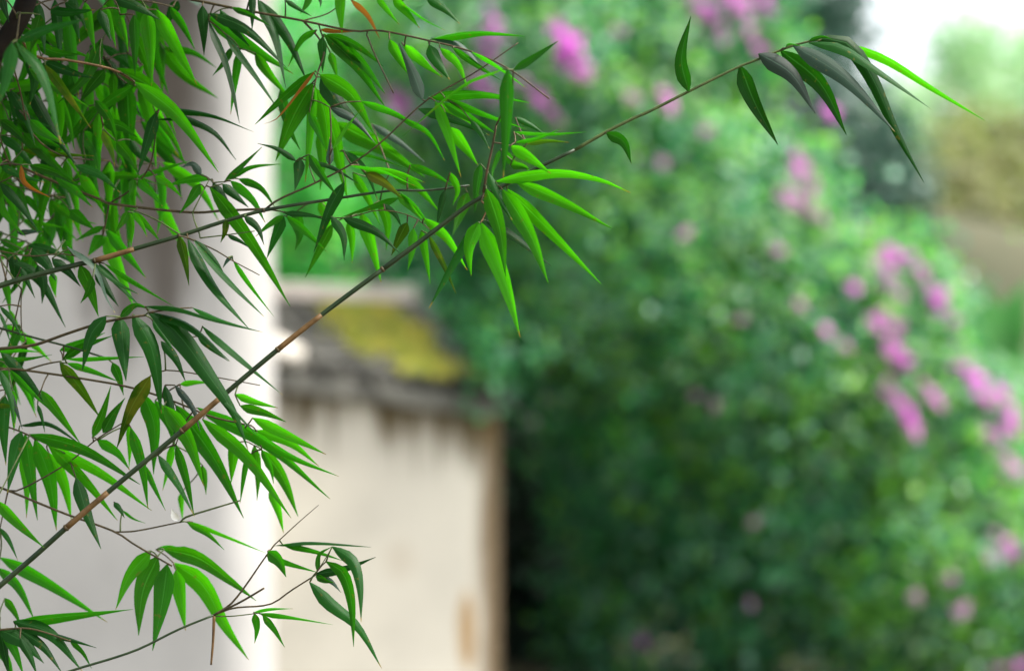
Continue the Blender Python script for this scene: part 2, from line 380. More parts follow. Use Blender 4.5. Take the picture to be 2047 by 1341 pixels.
# ---------------------------------------------------------------- leafy masses
def blobset(spec): return [(np.array(at(px, py, d)), r/FPX*d, np.array(sq)) for (px, py, r, d, sq) in spec]
def leaf_cloud(pos, nor, size, matidx, nm):
    n = len(pos)
    nor = nor/np.linalg.norm(nor, axis=1)[:, None]
    a = np.cross(nor, rng.normal(size=(n, 3))); a /= np.linalg.norm(a, axis=1)[:, None]
    b = np.cross(nor, a); L = size[:, None]
    V = np.stack([pos-a*L*.5, pos+b*L*.30-nor*L*.06-a*L*.05, pos+a*L*.55-nor*L*.10, pos-b*L*.30-nor*L*.06-a*L*.05], 1).reshape(-1, 3)
    me = bpy.data.meshes.new(nm); me.vertices.add(4*n); me.vertices.foreach_set('co', V.ravel().astype(np.float32))
    q = np.arange(n)[:, None]*4
    idx = np.concatenate([q, q+1, q+2, q, q+2, q+3], 1).ravel()
    me.loops.add(6*n); me.loops.foreach_set('vertex_index', idx.astype(np.int32))
    me.polygons.add(2*n); me.polygons.foreach_set('loop_start', (np.arange(2*n)*3).astype(np.int32))
    me.polygons.foreach_set('material_index', np.repeat(matidx, 2).astype(np.int32))
    me.update(calc_edges=True); me.validate(); return me
def crown(nm, blobs, nclump, per, csize, lsize, mats, w, parent, inner=.72, up=.5):
    P, D = [], []
    vol = np.array([b[1]**2 for b in blobs]); vol /= vol.sum()
    while len(P) < nclump:
        k = rng.choice(len(blobs), p=vol); c, r, sq = blobs[k]
        d = rng.normal(size=3); d /= np.linalg.norm(d)
        p = c+d*sq*r*(rng.uniform(inner, 1.04))
        if p[2] < .06: continue
        if any(j != k and np.linalg.norm((p-o[0])/o[2]) < o[1]*.70 for j, o in enumerate(blobs)): continue
        P.append(p); D.append(d)
    P, D = np.array(P), np.array(D); n = nclump*per
    pos = np.repeat(P, per, 0)+rng.normal(size=(n, 3))*csize*rng.uniform(.5, 1.2, (nclump, 1)).repeat(per, 0)
    pos[:, 2] = np.maximum(pos[:, 2], .03)
    nor = np.repeat(D, per, 0)*.8+rng.normal(size=(n, 3))*.75+np.array([0, 0, up])
    bias = rng.choice(len(mats), size=nclump, p=w).repeat(per)
    mi = np.where(rng.random(n) < .6, bias, rng.choice(len(mats), size=n, p=w))
    o = link(nm, leaf_cloud(pos, nor, rng.uniform(.65, 1.25, n)*lsize, mi, nm), mats, parent)
    return tag(o, kind='stuff')
def first_hit(px, py, blobs):
    o = np.array(CAM); dr = np.array(at(px, py, 1.0)-CAM); best = None
    for c, r, sq in blobs:
        oc = (o-c)/sq; d = dr/sq; A = d@d; B = 2*oc@d; Q = oc@oc-r*r; disc = B*B-4*A*Q
        if disc > 0:
            t = (-B-math.sqrt(disc))/(2*A)
            if best is None or t < best: best = t
    return best
one = (1, 1, 1)
BUSH = blobset([(1180, 230, 290, 10.7, one), (960, 120, 270, 11.0, one), (1420, 60, 150, 10.8, one), (1330, 480, 290, 10.5, one),
  (1530, 420, 130, 10.6, one), (1180, 600, 190, 11.1, one), (1560, 700, 270, 10.6, one), (1760, 640, 150, 10.7, one), (1330, 900, 260, 11.3, one),
  (1640, 1020, 300, 10.9, one), (1850, 900, 190, 10.6, one), (1290, 1230, 180, 11.5, one), (1560, 1330, 240, 11.2, one), (1930, 1180, 260, 10.4, one), (2120, 1180, 230, 10.3, one),
  (1040, 420, 190, 11.3, one), (1000, 680, 100, 11.0, one), (1010, 700, 62, 10.0, one), (1330, 1370, 190, 11.3, one), (1520, 1240, 170, 11.2, one), (1720, 1400, 200, 11.0, one)])
bush = tag(empty('bougainvillea_bush', (at(1450, 0, 11).x, 11.2, 0)), 'large green bush with magenta and pink flowers cascading beside the cream wall', 'bush')
for (gx, tx, ty, dd, r) in ((1420, 1180, 300, 11.5, .05), (1450, 1400, 500, 11.2, .045), (1480, 1640, 900, 10.9, .04), (1440, 1300, 800, 11.2, .035), (1500, 1900, 1000, 10.7, .035)):
    a = Vector((at(gx, 0, 11.3).x, 11.3, 0)); b = at(tx, ty, dd); mdl = a.lerp(b, .5)+Vector((.1, .15, .2))
    link('stem', tube('stem', [a, mdl, b], [r, r*.75, r*.35], 8, 12), M_bark, bush)
crown('foliage', BUSH, 1800, 34, .105, .060, [F_deep, F_mid, F_fresh, F_wax], [.32, .36, .10, .22], bush, inner=.64)
# paler leaves on the upper and right-hand sides, sunlight put into their colour
crown('lit_side_leaves', [BUSH[i] for i in (0, 1, 2, 3, 4, 6, 7, 10, 13, 14)], 2000, 9, .055, .050, [F_fresh, F_pale, F_wax], [.5, .25, .25], bush, inner=.99, up=.9)
crown('lit_right_leaves', [BUSH[i] for i in (7, 10, 13, 14)], 700, 10, .06, .050, [F_fresh, F_pale], [.75, .25], bush, inner=1.0, up=.9)
FL = """1405 20 36 m,1430 62 26 p,1478 15 40 p,1530 10 26 m,1522 100 20 m,985 50 30 m,975 95 24 m,1140 100 42 m,1165 142 36 p,960 168 26 m,1075 195 26 m,
800 215 34 m,832 242 20 p,1265 195 20 f,1340 210 26 p,1115 242 18 f,1588 308 28 m,1600 350 30 m,1612 415 30 p,1570 390 25 p,1660 222 20 m,1325 325 15 p,
1372 465 15 p,1778 512 40 m,1772 560 36 p,1840 540 26 p,1876 606 30 m,1710 578 19 m,1790 660 28 p,1750 648 22 p,1802 722 30 m,1780 700 28 p,1940 720 30 p,
1950 762 30 m,2000 790 28 m,2012 832 34 m,1990 882 24 p,1815 836 25 m,1795 800 30 p,1862 790 24 p,2030 945 26 m,2015 1090 25 p,1985 1112 20 f,1898 1155 15 p,
1832 1190 20 p,1922 1220 22 f,1285 1280 17 m,1085 735 15 m,1505 1045 15 f,1430 810 13 f,1602 610 18 p,2040 1330 24 p,1995 1338 15 f,1650 660 15 p,1390 790 14 f,
1690 690 14 f,1500 1210 11 f,880 120 22 p,1240 60 20 f,1480 640 12 f,1410 262 16 p,1560 500 14 f"""
BM = {'m': [B_mag, B_pink], 'p': [B_pink, B_mag, B_fade], 'f': [B_fade, B_pink]}
FLS = []
for e in FL.replace('\n', '').split(','):
    x, y, r, k = e.split(); x, y, r = float(x), float(y), float(r); FLS.append((x, y, r*.82, k))
    if r >= 24:                                  # smaller sprigs trailing from the full ones
        for _ in range(2):
            q = random.uniform(.7, 1.5)*r*random.choice((-1, 1)); FLS.append((x+q*.62+random.uniform(-.4, .4)*r, y+q*.8, r*random.uniform(.35, .6), random.choice('pm' if k == 'm' else 'pf')))
for (x, y, r, k) in FLS:
    t = first_hit(x, y, BUSH)
    c = np.array(at(x, y, (t if t else 11.0)-.15)); rr = r/FPX*11*.62
    n = int((46 if k == 'm' else 30)*(r/25)**2)+9
    q = rng.normal(size=(n, 3)); q /= np.linalg.norm(q, axis=1)[:, None]; pos = c+q*rr*(rng.random((n, 1))**.5)
    ax = rng.normal(size=3)*np.array([1, .6, 1]); ax /= np.linalg.norm(ax)      # a spray is longer one way
    pos = pos+ax*(rng.uniform(-1, 1, (n, 1))**3)*rr*1.2
    nor = rng.normal(size=(n, 3))+np.array([.2, -.5, .5])
    w = [.8, .2] if k == 'm' else ([.6, .15, .25] if k == 'p' else [.65, .35])
    link('flower_cluster', leaf_cloud(pos, nor, rng.uniform(.7, 1.25, n)*.042, rng.choice(len(w), size=n, p=w), 'flower_cluster'), BM[k], bush)

def tree(nm, label, cat, base, blobs, trunk_r, limbs, mats, w, nclump, per, csize, lsize, group=None):
    t = tag(empty(nm, base), label, cat, group)
    top = Vector(np.mean([b[0] for b in blobs], axis=0))
    link('trunk', tube('trunk', [base, base.lerp(top, .4)+Vector((.05, .1, 0)), base.lerp(top, .95)], [trunk_r, trunk_r*.75, trunk_r*.3], 10, 14), M_bark, t)
    for b in blobs[:limbs]:
        s = base.lerp(top, .45)+Vector((.05, .1, 0)); e = Vector(b[0])
        link('limb', tube('limb', [s, s.lerp(e, .5)+Vector((0, 0, .12)), e], [trunk_r*.5, trunk_r*.35, trunk_r*.12], 7, 8), M_bark, t)
    crown('crown', blobs, nclump, per, csize, lsize, mats, w, t, inner=.55)
    return t
G = lambda px, d: Vector((at(px, 0, d).x, d, 0))
tree('leafy_shrub_tree', 'vivid green leafy tree with grey trunk standing behind the garden wall', 'tree', G(722, 13.2),
     blobset([(600, 470, 130, 13.6, one), (560, 280, 180, 13.8, one), (660, 90, 190, 13.8, one), (470, 420, 150, 13.7, one), (430, 120, 170, 13.9, one), (800, 330, 120, 13.9, one)]),
     .07, 5, [F_lime, F_lime2, F_fresh], [.5, .35, .15], 620, 13, .11, .075)
tree('broad_dark_tree', 'tall dark blue green tree rising behind the flowering bush', 'tree', G(1560, 18),
     blobset([(1500, 220, 240, 18, one), (1600, -40, 130, 18, one), (1680, 380, 150, 17.6, one), (1400, -60, 200, 18.2, one), (1250, 60, 220, 18.3, one), (1735, 520, 110, 17.3, one), (1755, 280, 75, 17.6, one), (1690, 60, 60, 17.8, one), (1800, 400, 60, 17.4, one), (1560, 480, 200, 17.8, one)]),
     .16, 6, [F_tree, F_tree2], [.6, .4], 1500, 14, .15, .10)
for (lb, bx, d, bl, nc) in (
  ('tall pale green tree with open crown on the hill against the white sky', 1935, 48, [(1925, 95, 75, 48, one), (1985, 150, 62, 48.5, one), (1865, 175, 45, 48, one), (1955, 215, 70, 47.6, one), (1850, 245, 40, 48, one)], 190),
  ('broad pale green tree next to the tall open crowned tree on the hill', 2090, 50, [(2060, 110, 60, 50, one), (2110, 170, 80, 50, one), (2050, 220, 60, 50, one)], 150),
  ('low rounded pale bush on the hill crest beside the dark tree', 1790, 46, [(1790, 225, 45, 46, one), (1830, 250, 35, 46, one), (1750, 260, 50, 46, one)], 110)):
    tree('pale_hill_tree', lb, 'tree', Vector((at(bx, 0, d).x, d, hz(at(bx, 0, d).x, d)-.1)), blobset(bl), .09, 4, [F_pale, F_lime2], [.85, .15], nc, 9, .32, .20, 'pale trees on the hill crest')
tree('dense_hedge_tree', 'dense green hedge row filling the space behind the wall and bush', 'hedge', G(1150, 14.8),
     blobset([(560, 520, 150, 15, one), (760, 480, 190, 14.8, one), (960, 420, 220, 15, one), (960, 780, 240, 14.8, one), (1180, 900, 260, 15, one), (700, 760, 200, 14.8, one), (1150, 1150, 240, 14.8, one), (1400, 700, 280, 15, one), (1450, 1100, 260, 15, one)]),
     .08, 6, [F_lime2, F_deep, F_tree], [.45, .4, .15], 1700, 14, .11, .085)
tree('shade_infill', 'added shade-dark leafy shrub in the gap between the cream wall and the bush', 'infill', G(1070, 12.2),
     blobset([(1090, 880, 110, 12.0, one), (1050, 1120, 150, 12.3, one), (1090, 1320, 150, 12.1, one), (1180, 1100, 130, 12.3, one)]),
     .03, 3, [F_shade], [1.0], 900, 14, .08, .06)  # added dark foliage, the gap's shade put into its leaf colour
M_dry1 = leaf_stuff_mat('scrub_leaf_dry', (.18, .18, .085), (.26, .26, .09), .35)
M_dry2 = leaf_stuff_mat('scrub_leaf_olive', (.17, .21, .075), (.30, .38, .09), .4)
for (lb, bx, d, bl, w) in (
  ('brown dry scrub growing on the earth bank beside the dark tree', 1860, 23, [(1840, 440, 60, 23, one), (1890, 400, 55, 23.3, one), (1930, 450, 60, 23, one)], [.75, .25]),
  ('olive scrub on the bank under the pale trees', 2020, 24, [(1990, 380, 60, 24, one), (2060, 420, 70, 24, one), (2010, 470, 60, 23.6, one)], [.45, .55]),
  ('yellow green scrub on the grassy hillside', 1960, 31, [(1900, 300, 45, 31, one), (1960, 285, 55, 31.5, one), (2040, 300, 60, 31, one)], [.3, .7])):
    x = at(bx, 0, d).x
    tree('dry_scrub', lb, 'scrub', Vector((x, d, bz(x, d)-.1)), blobset(bl), .04, 3, [M_dry1, M_dry2], w, 260, 10, .20, .12, 'scrub on the slopes')
# large-leaved plants growing at the foot of the bank
M_broad = leaf_stuff_mat('broad_leaf', (.06, .20, .05), (.09, .40, .06), .4)
def broad_plant(label, px, d, tips, group):
    b = G(px, d); t = tag(empty('broadleaf_plant', b), label, 'plant', group)
    for (tx, ty, w) in tips:
        e = at(tx, ty, d+random.uniform(-.3, .3)); s = b.lerp(Vector((e.x, e.y, b.z)), .25); s.z = max(.2, e.z-.45)
        link('stalk', tube('stalk', [b, b.lerp(s, .6)+Vector((0, 0, .1)), s], [.014, .01, .006], 6, 8), M_twigg, t)
        sp = spline([s, s.lerp(e, .55)+Vector((0, 0, .14)), e], 9); v, f = [], []
        dirx = (e-s).normalized(); sd = dirx.cross(Vector((0, -.6, .8))).normalized()
        for i, q in enumerate(sp):
            h = w*math.sin(math.pi*(i/8)**.8)*.5+.002
            for k in (-1, 0, 1): v.append(Vector(q)+sd*h*k+Vector((0, 0, -.03*abs(k))))
        f = [(i*3+k, i*3+k+1, i*3+k+4, i*3+k+3) for i in range(8) for k in range(2)]
        link('leaf', pymesh('leaf', v, f), M_broad, t)
broad_plant('large leaved green plant with spreading blades near the earth bank', 1990, 13.5, [(1890, 575, .2), (1960, 560, .2), (2060, 560, .2), (1930, 620, .18), (2040, 600, .2)], 'broadleaf plants by the bank')
broad_plant('low green plant with drooping blades right behind the flowering bush', 2090, 12.6, [(1985, 700, .12), (2040, 690, .13), (2010, 760, .12), (2120, 660, .12), (2060, 770, .12)], 'broadleaf plants by the bank')

# ---------------------------------------------------------------- bamboo in the foreground
def prof(v): return min(1, v/.20+.02)**.62*(1-max(0, (v-.20)/.80)**1.28)
def bamboo_leaf(kind, w, P3, parent):
    """one blade: lanceolate, folded along the midrib, rolled and slightly twisted about its own spine"""
    n = 12; S = spline(P3, n); L = float(np.sum(np.linalg.norm(np.diff(S, axis=0), axis=1)))
    dmean = float(np.mean(S[:, 1])); wm = w*.90/FPX*dmean
    true_w = max(wm*1.06, min(L*.15, .017)*random.uniform(.8, 1.0))
    r = math.acos(min(1, wm/true_w)); r = min(max(r, R(8)), R(72)); true_w = wm/math.cos(r)
    mid = n//2; T = Vector(S[mid+1]-S[mid-1]).normalized(); V = (Vector(S[mid])-CAM).normalized()
    S0 = T.cross(V).normalized(); N0 = S0.cross(T)
    if N0.dot(V) > 0: N0 = -N0
    def nrm(a): return N0*math.cos(a)-S0*math.sin(a)
    want = {'b': -1, 'm': -1, 'n': -1, 'o': -1, 'r': -1, 'd': 1, 's': 1}[kind]
    key = SUNV*.6+Vector((0, 0, 1))
    if (nrm(r).dot(key)-nrm(-r).dot(key))*want < 0: r = -r
    fold = random.uniform(.12, .34); tw = random.uniform(-.35, .35); wav = random.uniform(0, .5); ph = random.uniform(0, 6)
    v, uv, f = [], [], []
    for i in range(n):
        t = i/(n-1)
        Ti = Vector(S[min(i+1, n-1)]-S[max(i-1, 0)]).normalized(); Vi = (Vector(S[i])-CAM).normalized()
        s0 = Ti.cross(Vi)
        if s0.length < 1e-4: s0 = S0.copy()
        s0.normalize()
        if s0.dot(S0) < 0: s0 = -s0
        n0 = s0.cross(Ti)
        if n0.dot(Vi) > 0: n0 = -n0
        a = r+tw*(t-.4)+.10*wav*math.sin(t*9+ph)
        sd = s0*math.cos(a)+n0*math.sin(a); nn = n0*math.cos(a)-s0*math.sin(a)
        hw = max(prof(t)*true_w*.5, .00025)
        for k in range(5):
            x = (k-2)/2
            h = (abs(x)*fold-.10*(1-x*x))*hw*(1 if kind in 'ds' else -1)*-1
            v.append(Vector(S[i])+sd*hw*x+nn*h); uv.append((k/4, t))
    for i in range(n-1):
        for k in range(4): f.append((i*5+k, i*5+k+1, (i+1)*5+k+1, (i+1)*5+k))
    me = pymesh('leaf', v, f); ul = me.uv_layers.new(name='UVMap')
    vi = np.zeros(len(me.loops), np.int32); me.loops.foreach_get('vertex_index', vi)
    ul.data.foreach_set('uv', np.array(uv, np.float32)[vi].ravel())
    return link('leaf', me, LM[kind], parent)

def bamboo(label, root, stems, leaves, depth, sheaths=(), jit=.035, rootr=.006, name='bamboo_cane', fill=()):
    """stems: (kind, w0, w1, [px...], depth0, depth1); the first one is carried on, outside the picture, down to the ground at root"""
    t = tag(empty(name, root), label, 'bamboo', 'bamboo canes growing in one clump')
    mats = {'c': M_cane, 't': M_twig, 'g': M_twigg, 'k': M_culm, 's': M_sheath}
    P2, P3 = [], []
    def add(pix, pts):
        P2.extend(pix); P3.extend(pts)
    def join(p):                                   # thin twig to the nearest point already part of this cane
        a = np.array(P3); j = int(np.argmin(np.linalg.norm(a-np.array(p), axis=1))); q = Vector(a[j])
        if (q-p).length > .0035:
            m = q.lerp(p, .5)+Vector((random.uniform(-.1, .1), random.uniform(-.1, .1), random.uniform(.02, .14)))*(q-p).length*.6
            link('twig', tube('twig', [q, m, p], [.0010, .0008, .0007], 5, 7), random.choice([M_twig, M_twigg]), t)
            for s in np.linspace(.2, 1, 6): add([(0, 0)], [tuple(q.lerp(m, s*2) if s < .5 else m.lerp(p, s*2-1))])
    for i, (k, w0, w1, px, d0, d1) in enumerate(stems):
        px = np.array(px, float).reshape(-1, 2); dd = np.linspace(d0, d1, len(px))
        pts = [at(x, y, q) for (x, y), q in zip(px, dd)]
        rad = [w0/2/FPX*d0, w1/2/FPX*d1]
        if i == 0:
            a = pts[0]; g = Vector(root)
            hd = (pts[0]-pts[1]).normalized()
            m = a+hd*min(.35, (a-g).length*.35); m2 = Vector((g.x, g.y, max(g.z+.15, min(m.z, a.z)*.55)))
            lo = tube('lower_cane', [g, m2, m, a], [rootr, rootr*.9, rad[0]], 8, 26)
            link('lower_cane', lo, mats[k], t)
        else: join(pts[0])
        nn = max(14, int(np.sum(np.linalg.norm(np.diff(px, axis=0), axis=1))/22))
        part = link('cane' if i == 0 else 'branch', tube('stem', pts, rad, 9 if w0 > 6 else 6, nn), mats[k], t)
        sp = spline([tuple(p) for p in pts], nn*2); add([(0, 0)]*len(sp), [tuple(x) for x in sp])
        if i == 0: axis = (px, dd, rad); main = part
    def on_axis(x):
        px, dd, rad = axis; sp = spline(px, 400); j = int(np.argmin(abs(sp[:, 0]-x)))
        u = j/399; return at(sp[j][0], sp[j][1], dd[0]+(dd[-1]-dd[0])*u), rad[0]+(rad[1]-rad[0])*u
    for (x0, x1) in sheaths:                        # papery sheath: a slightly wider, split sleeve above the node
        a, ra = on_axis(x0); b, rb = on_axis(x1)
        if abs(x1-x0) > 24:
            c, rc = on_axis((x0+x1)/2)
            link('sheath', tube('sheath', [a, c, b], [ra*1.16, ra*1.10, rb*1.06], 9, 8), M_sheath, main)
        dvec = (b-a).normalized()
        link('node_ring', tube('node_ring', [a-dvec*ra*.9, a-dvec*ra*.3, a+dvec*ra*.4], [ra*1.02, ra*1.42, ra*1.05], 9, 5), M_twig, main)
    # leaves, nearest to the stems first, each tied in by its twig
    items = []; lines = leaves.strip().split('\n')
    for (n, x0, x1, xp, y0, y1, l0, l1) in fill:
        for _ in range(n):
            x = x0+(x1-x0)*random.random()**xp; y = random.uniform(y0, y1); ln = random.uniform(l0, l1); an = R(random.gauss(-82, 30))
            dx, dy = ln*math.cos(an), -ln*math.sin(an); bw = random.uniform(-.12, .12)
            lines.append('%s %.0f @%.3f %.0f %.0f %.0f %.0f %.0f %.0f' % (random.choice('bbbmmmnd'), ln*random.uniform(.15, .21), random.uniform(.04, .16), x, y, x+dx*.5-dy*bw, y+dy*.5+dx*bw, x+dx, y+dy))
    base3 = np.array(P3)
    for ln in lines:
        w_ = ln.split()
        if not w_: continue
        kind, w = w_[0], float(w_[1]); off = 0.0; nums = w_[2:]
        if nums[0][0] == '@': off = float(nums[0][1:]); nums = nums[1:]
        px = np.array([float(x) for x in nums]).reshape(-1, 2)
        ray = np.array(at(px[0][0], px[0][1], 1.0)-CAM)
        pp = base3-np.array(CAM); pj = pp[:, [0, 2]]/pp[:, [1]]
        j = int(np.argmin(np.linalg.norm(pj-ray[[0, 2]], axis=1))); d = pp[j, 1]+off
        dj = random.uniform(-jit, jit)*.5
        Lp = np.linalg.norm(px[-1]-px[0])/FPX*d
        lean = random.uniform(-.35, .15)*Lp if kind in 'ds' else random.uniform(-.22, .28)*Lp
        pts = [at(x, y, d+dj+lean*(i/(len(px)-1))**1.3) for i, (x, y) in enumerate(px)]
        items.append((kind, w, pts))
    left = list(items)
    while left:
        a = np.array(P3); best = min(range(len(left)), key=lambda q: np.min(np.sum((a-np.array(left[q][2][0]))**2, axis=1)))
        kind, w, pts = left.pop(best); join(pts[0]); add([(0, 0)], [tuple(pts[0])])
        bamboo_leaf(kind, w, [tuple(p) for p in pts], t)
    return t

# long arching cane that crosses the view
bamboo('long dark green bamboo cane with tan sheaths arching alone to a drooping leafy tip', (-1.05, 2.45, 0), [
 ('c', 11.5, 9.8, [-60,1222, 0,1170, 70,1110, 135,1052, 215,984, 365,860, 432,802, 556,698, 643,629, 768,536], 2.39, 2.41),
 ('c', 11, 7, [764,539, 772,533, 850,475, 940,407, 964,394, 1062,342, 1149,300], 2.41, 2.41),
 ('g', 7.2, 4.5, [1149,300, 1212,264, 1268,236, 1300,222, 1373,185, 1479,133, 1521,117, 1570,97, 1617,83, 1640,80], 2.41, 2.41),
 ('t', 6, 4, [967,385, 972,350, 985,290, 992,250], 2.405, 2.39),
 ('s', 3.5, 3, [962,402, 973,415, 966,436, 960,446], 2.40, 2.39),
], '''
n 33 1377 184 1362 120 1381 33
n 40 1479 131 1508 205 1555 290
s 42 1517 108 1583 150 1630 228
n 46 1561 102 1640 168 1692 270
s 40 1585 91 1690 158 1789 264
d 36 1621 78 1690 86 1738 146 1790 260 1847 365
d 22 1617 86 1680 96 1755 142 1862 219
b 20 1665 80 1767 117 1860 175 1968 241
g 0 0 0 0 0
n 27 1212 266 1246 284 1262 327
m 10 1617 82 1645 74 1665 80
m 8 1570 97 1577 90 1600 92
b 26 991 363 1113 346 1200 360 1261 386
b 30 1030 362 1128 405 1223 457
b 42 1005 380 1060 470 1096 566
b 30 1014 378 1095 458 1202 568
b 38 972 378 999 460 1011 553
b 44 960 444 1004 548 1040 674
d 21 970 440 1027 473 1102 532
d 24 954 442 912 515 857 617
b 33 957 445 938 495 942 551
d 20 976 345 1000 400 1024 440
m 21 961 328 953 375 949 425
n 34 @-.12 1015 139 1013 239 1006 357
n 19 @-.10 1026 140 1072 112 1116 82
b 8 @-.08 1006 139 930 168 803 274
m 9 @.02 1027 264 1100 268 1173 264
m 10 1030 285 1075 276 1121 258
o 12 @.04 1053 288 1095 282 1137 285
b 28 1021 292 1060 317 1101 347
b 18 @.05 1020 330 1050 334 1058 345
d 14 @.06 1030 235 1060 250 1093 271
m 12 @.05 1000 300 985 340 985 362
m 20 @.06 1005 300 1025 325 1062 340
'''.replace('g 0 0 0 0 0\n', ''), 2.41, sheaths=[(134, 215), (365, 440), (556, 643), (766, 769)], rootr=.009)

# second cane and its long side branch
bamboo('green bamboo cane with one orange sheath and a long side branch full of leaves', (-1.2, 2.55, 0), [
 ('c', 12, 4, [-40,584, 0,571, 60,553, 167,526, 191,521, 268,498, 361,471, 450,442, 531,420, 660,399, 785,381, 850,381, 937,371], 2.44, 2.46),
 ('t', 4.5, 2.2, [531,418, 555,400, 615,373, 698,331, 758,288, 829,221, 863,194, 950,145, 1036,86], 2.455, 2.43),
 ('t', 6, 5, [-40,300, 0,316, 113,365, 203,400, 218,407, 385,425, 450,421, 531,418], 2.55, 2.46),
 ('g', 4, 3, [361,470, 313,440, 262,418], 2.45, 2.47),
 ('t', 3.5, 2, [376,476, 430,500, 468,523, 519,550], 2.44, 2.43),
 ('g', 3, 2, [400,476, 450,470, 510,462], 2.45, 2.45),
 ('g', 3, 2, [385,425, 405,385, 418,360], 2.46, 2.47),
 ('t', 3, 2, [531,418, 600,428, 690,436, 760,420, 830,436, 870,470], 2.46, 2.44),
 ('t', 4, 3, [218,407, 212,440, 206,470], 2.53, 2.54),
 ('t', 4, 3, [218,407, 260,380, 300,330, 315,228], 2.53, 2.48),
], '''
m 24 857 195 960 189 1060 206
d 24 836 218 910 240 979 271
b 25 870 203 893 260 922 355
m 22 887 206 935 233 995 270
m 16 890 197 960 225 1050 258
b 30 @.03 900 255 930 295 955 330
d 14 940 240 960 265 979 298
m 14 800 236 855 265 889 321
s 30 845 200 824 143 797 86
b 26 @.04 872 205 905 225 960 262
s 18 @.14 743 248 800 285 850 325
m 8 700 331 760 340 830 372
d 14 592 322 555 298 515 287
d 26 600 316 597 346 589 382
m 22 618 309 639 343 673 391
d 12 615 322 662 334 716 367
d 18 686 301 730 340 755 400
m 10 680 303 737 310 812 337
b 16 725 340 788 343 850 365
o 24 731 346 767 364 808 400
b 22 @.06 705 345 735 395 760 450
b 26 @.05 780 345 830 370 880 425
m 18 820 330 870 350 905 372
b 18 900 345 915 380 905 410
d 16 890 380 880 420 872 455
b 30 @.05 935 385 915 440 905 470
m 14 448 364 485 330 524 294
m 12 460 358 500 335 560 328
m 18 477 358 520 375 550 415
m 22 461 362 505 400 530 445
b 34 420 375 500 480 580 612
d 22 445 368 470 390 497 415
d 18 488 432 515 455 528 490
o 16 452 440 449 465 441 485
m 16 567 431 537 450 511 473
d 26 567 432 549 475 533 517
m 20 573 433 615 466 653 503
d 14 567 426 624 431 656 442
d 28 688 365 660 416 627 505
b 22 @.05 665 448 638 500 610 555
d 22 662 433 686 470 688 521
d 24 686 436 752 463 798 505
m 16 797 396 743 414 682 434
b 20 @.05 697 440 704 478 704 526
b 32 @.06 722 425 746 500 762 565
d 14 767 408 791 430 804 457
o 26 814 445 797 478 782 511
b 18 794 389 823 416 850 445
b 22 826 457 824 500 815 541
b 20 842 461 853 520 860 568
o 16 857 470 885 525 912 588
b 24 848 437 893 475 934 540
m 12 800 386 832 415 862 455
b 24 @.08 760 400 775 450 772 500
b 26 @.08 640 400 655 440 650 480
m 30 @.08 590 425 600 470 590 500
o 22 358 472 370 517 378 571
d 26 376 478 425 570 500 660
d 16 388 481 457 560 528 633
d 14 390 480 430 520 452 555
m 11 466 520 500 570 547 632
s 10 464 512 455 520 445 536
d 11 455 470 480 482 501 497
b 18 255 423 247 440 230 465
b 16 259 425 264 457 262 495
b 14 265 425 283 448 294 474
b 16 270 424 298 455 322 485
m 26 215 460 247 500 292 556
b 34 @.06 209 472 235 530 268 615
m 30 @.05 205 470 190 490 176 512
m 16 206 453 180 465 150 482
m 22 400 368 380 400 358 428
s 18 402 350 385 328 362 335
d 14 318 218 420 230 507 264
d 18 326 220 425 262 472 320
d 28 312 225 292 290 275 350
d 7 313 239 360 240 436 337
s 12 322 214 345 212 358 224
m 12 275 355 328 337 383 321
b 18 310 352 340 370 364 395
m 22 275 360 303 385 325 413
b 18 268 358 262 385 257 396
m 20 @.05 418 360 400 355 330 372
d 26 426 366 440 388 470 430
''', 2.45, sheaths=[(191, 268), (359, 362), (529, 532)], rootr=.008)

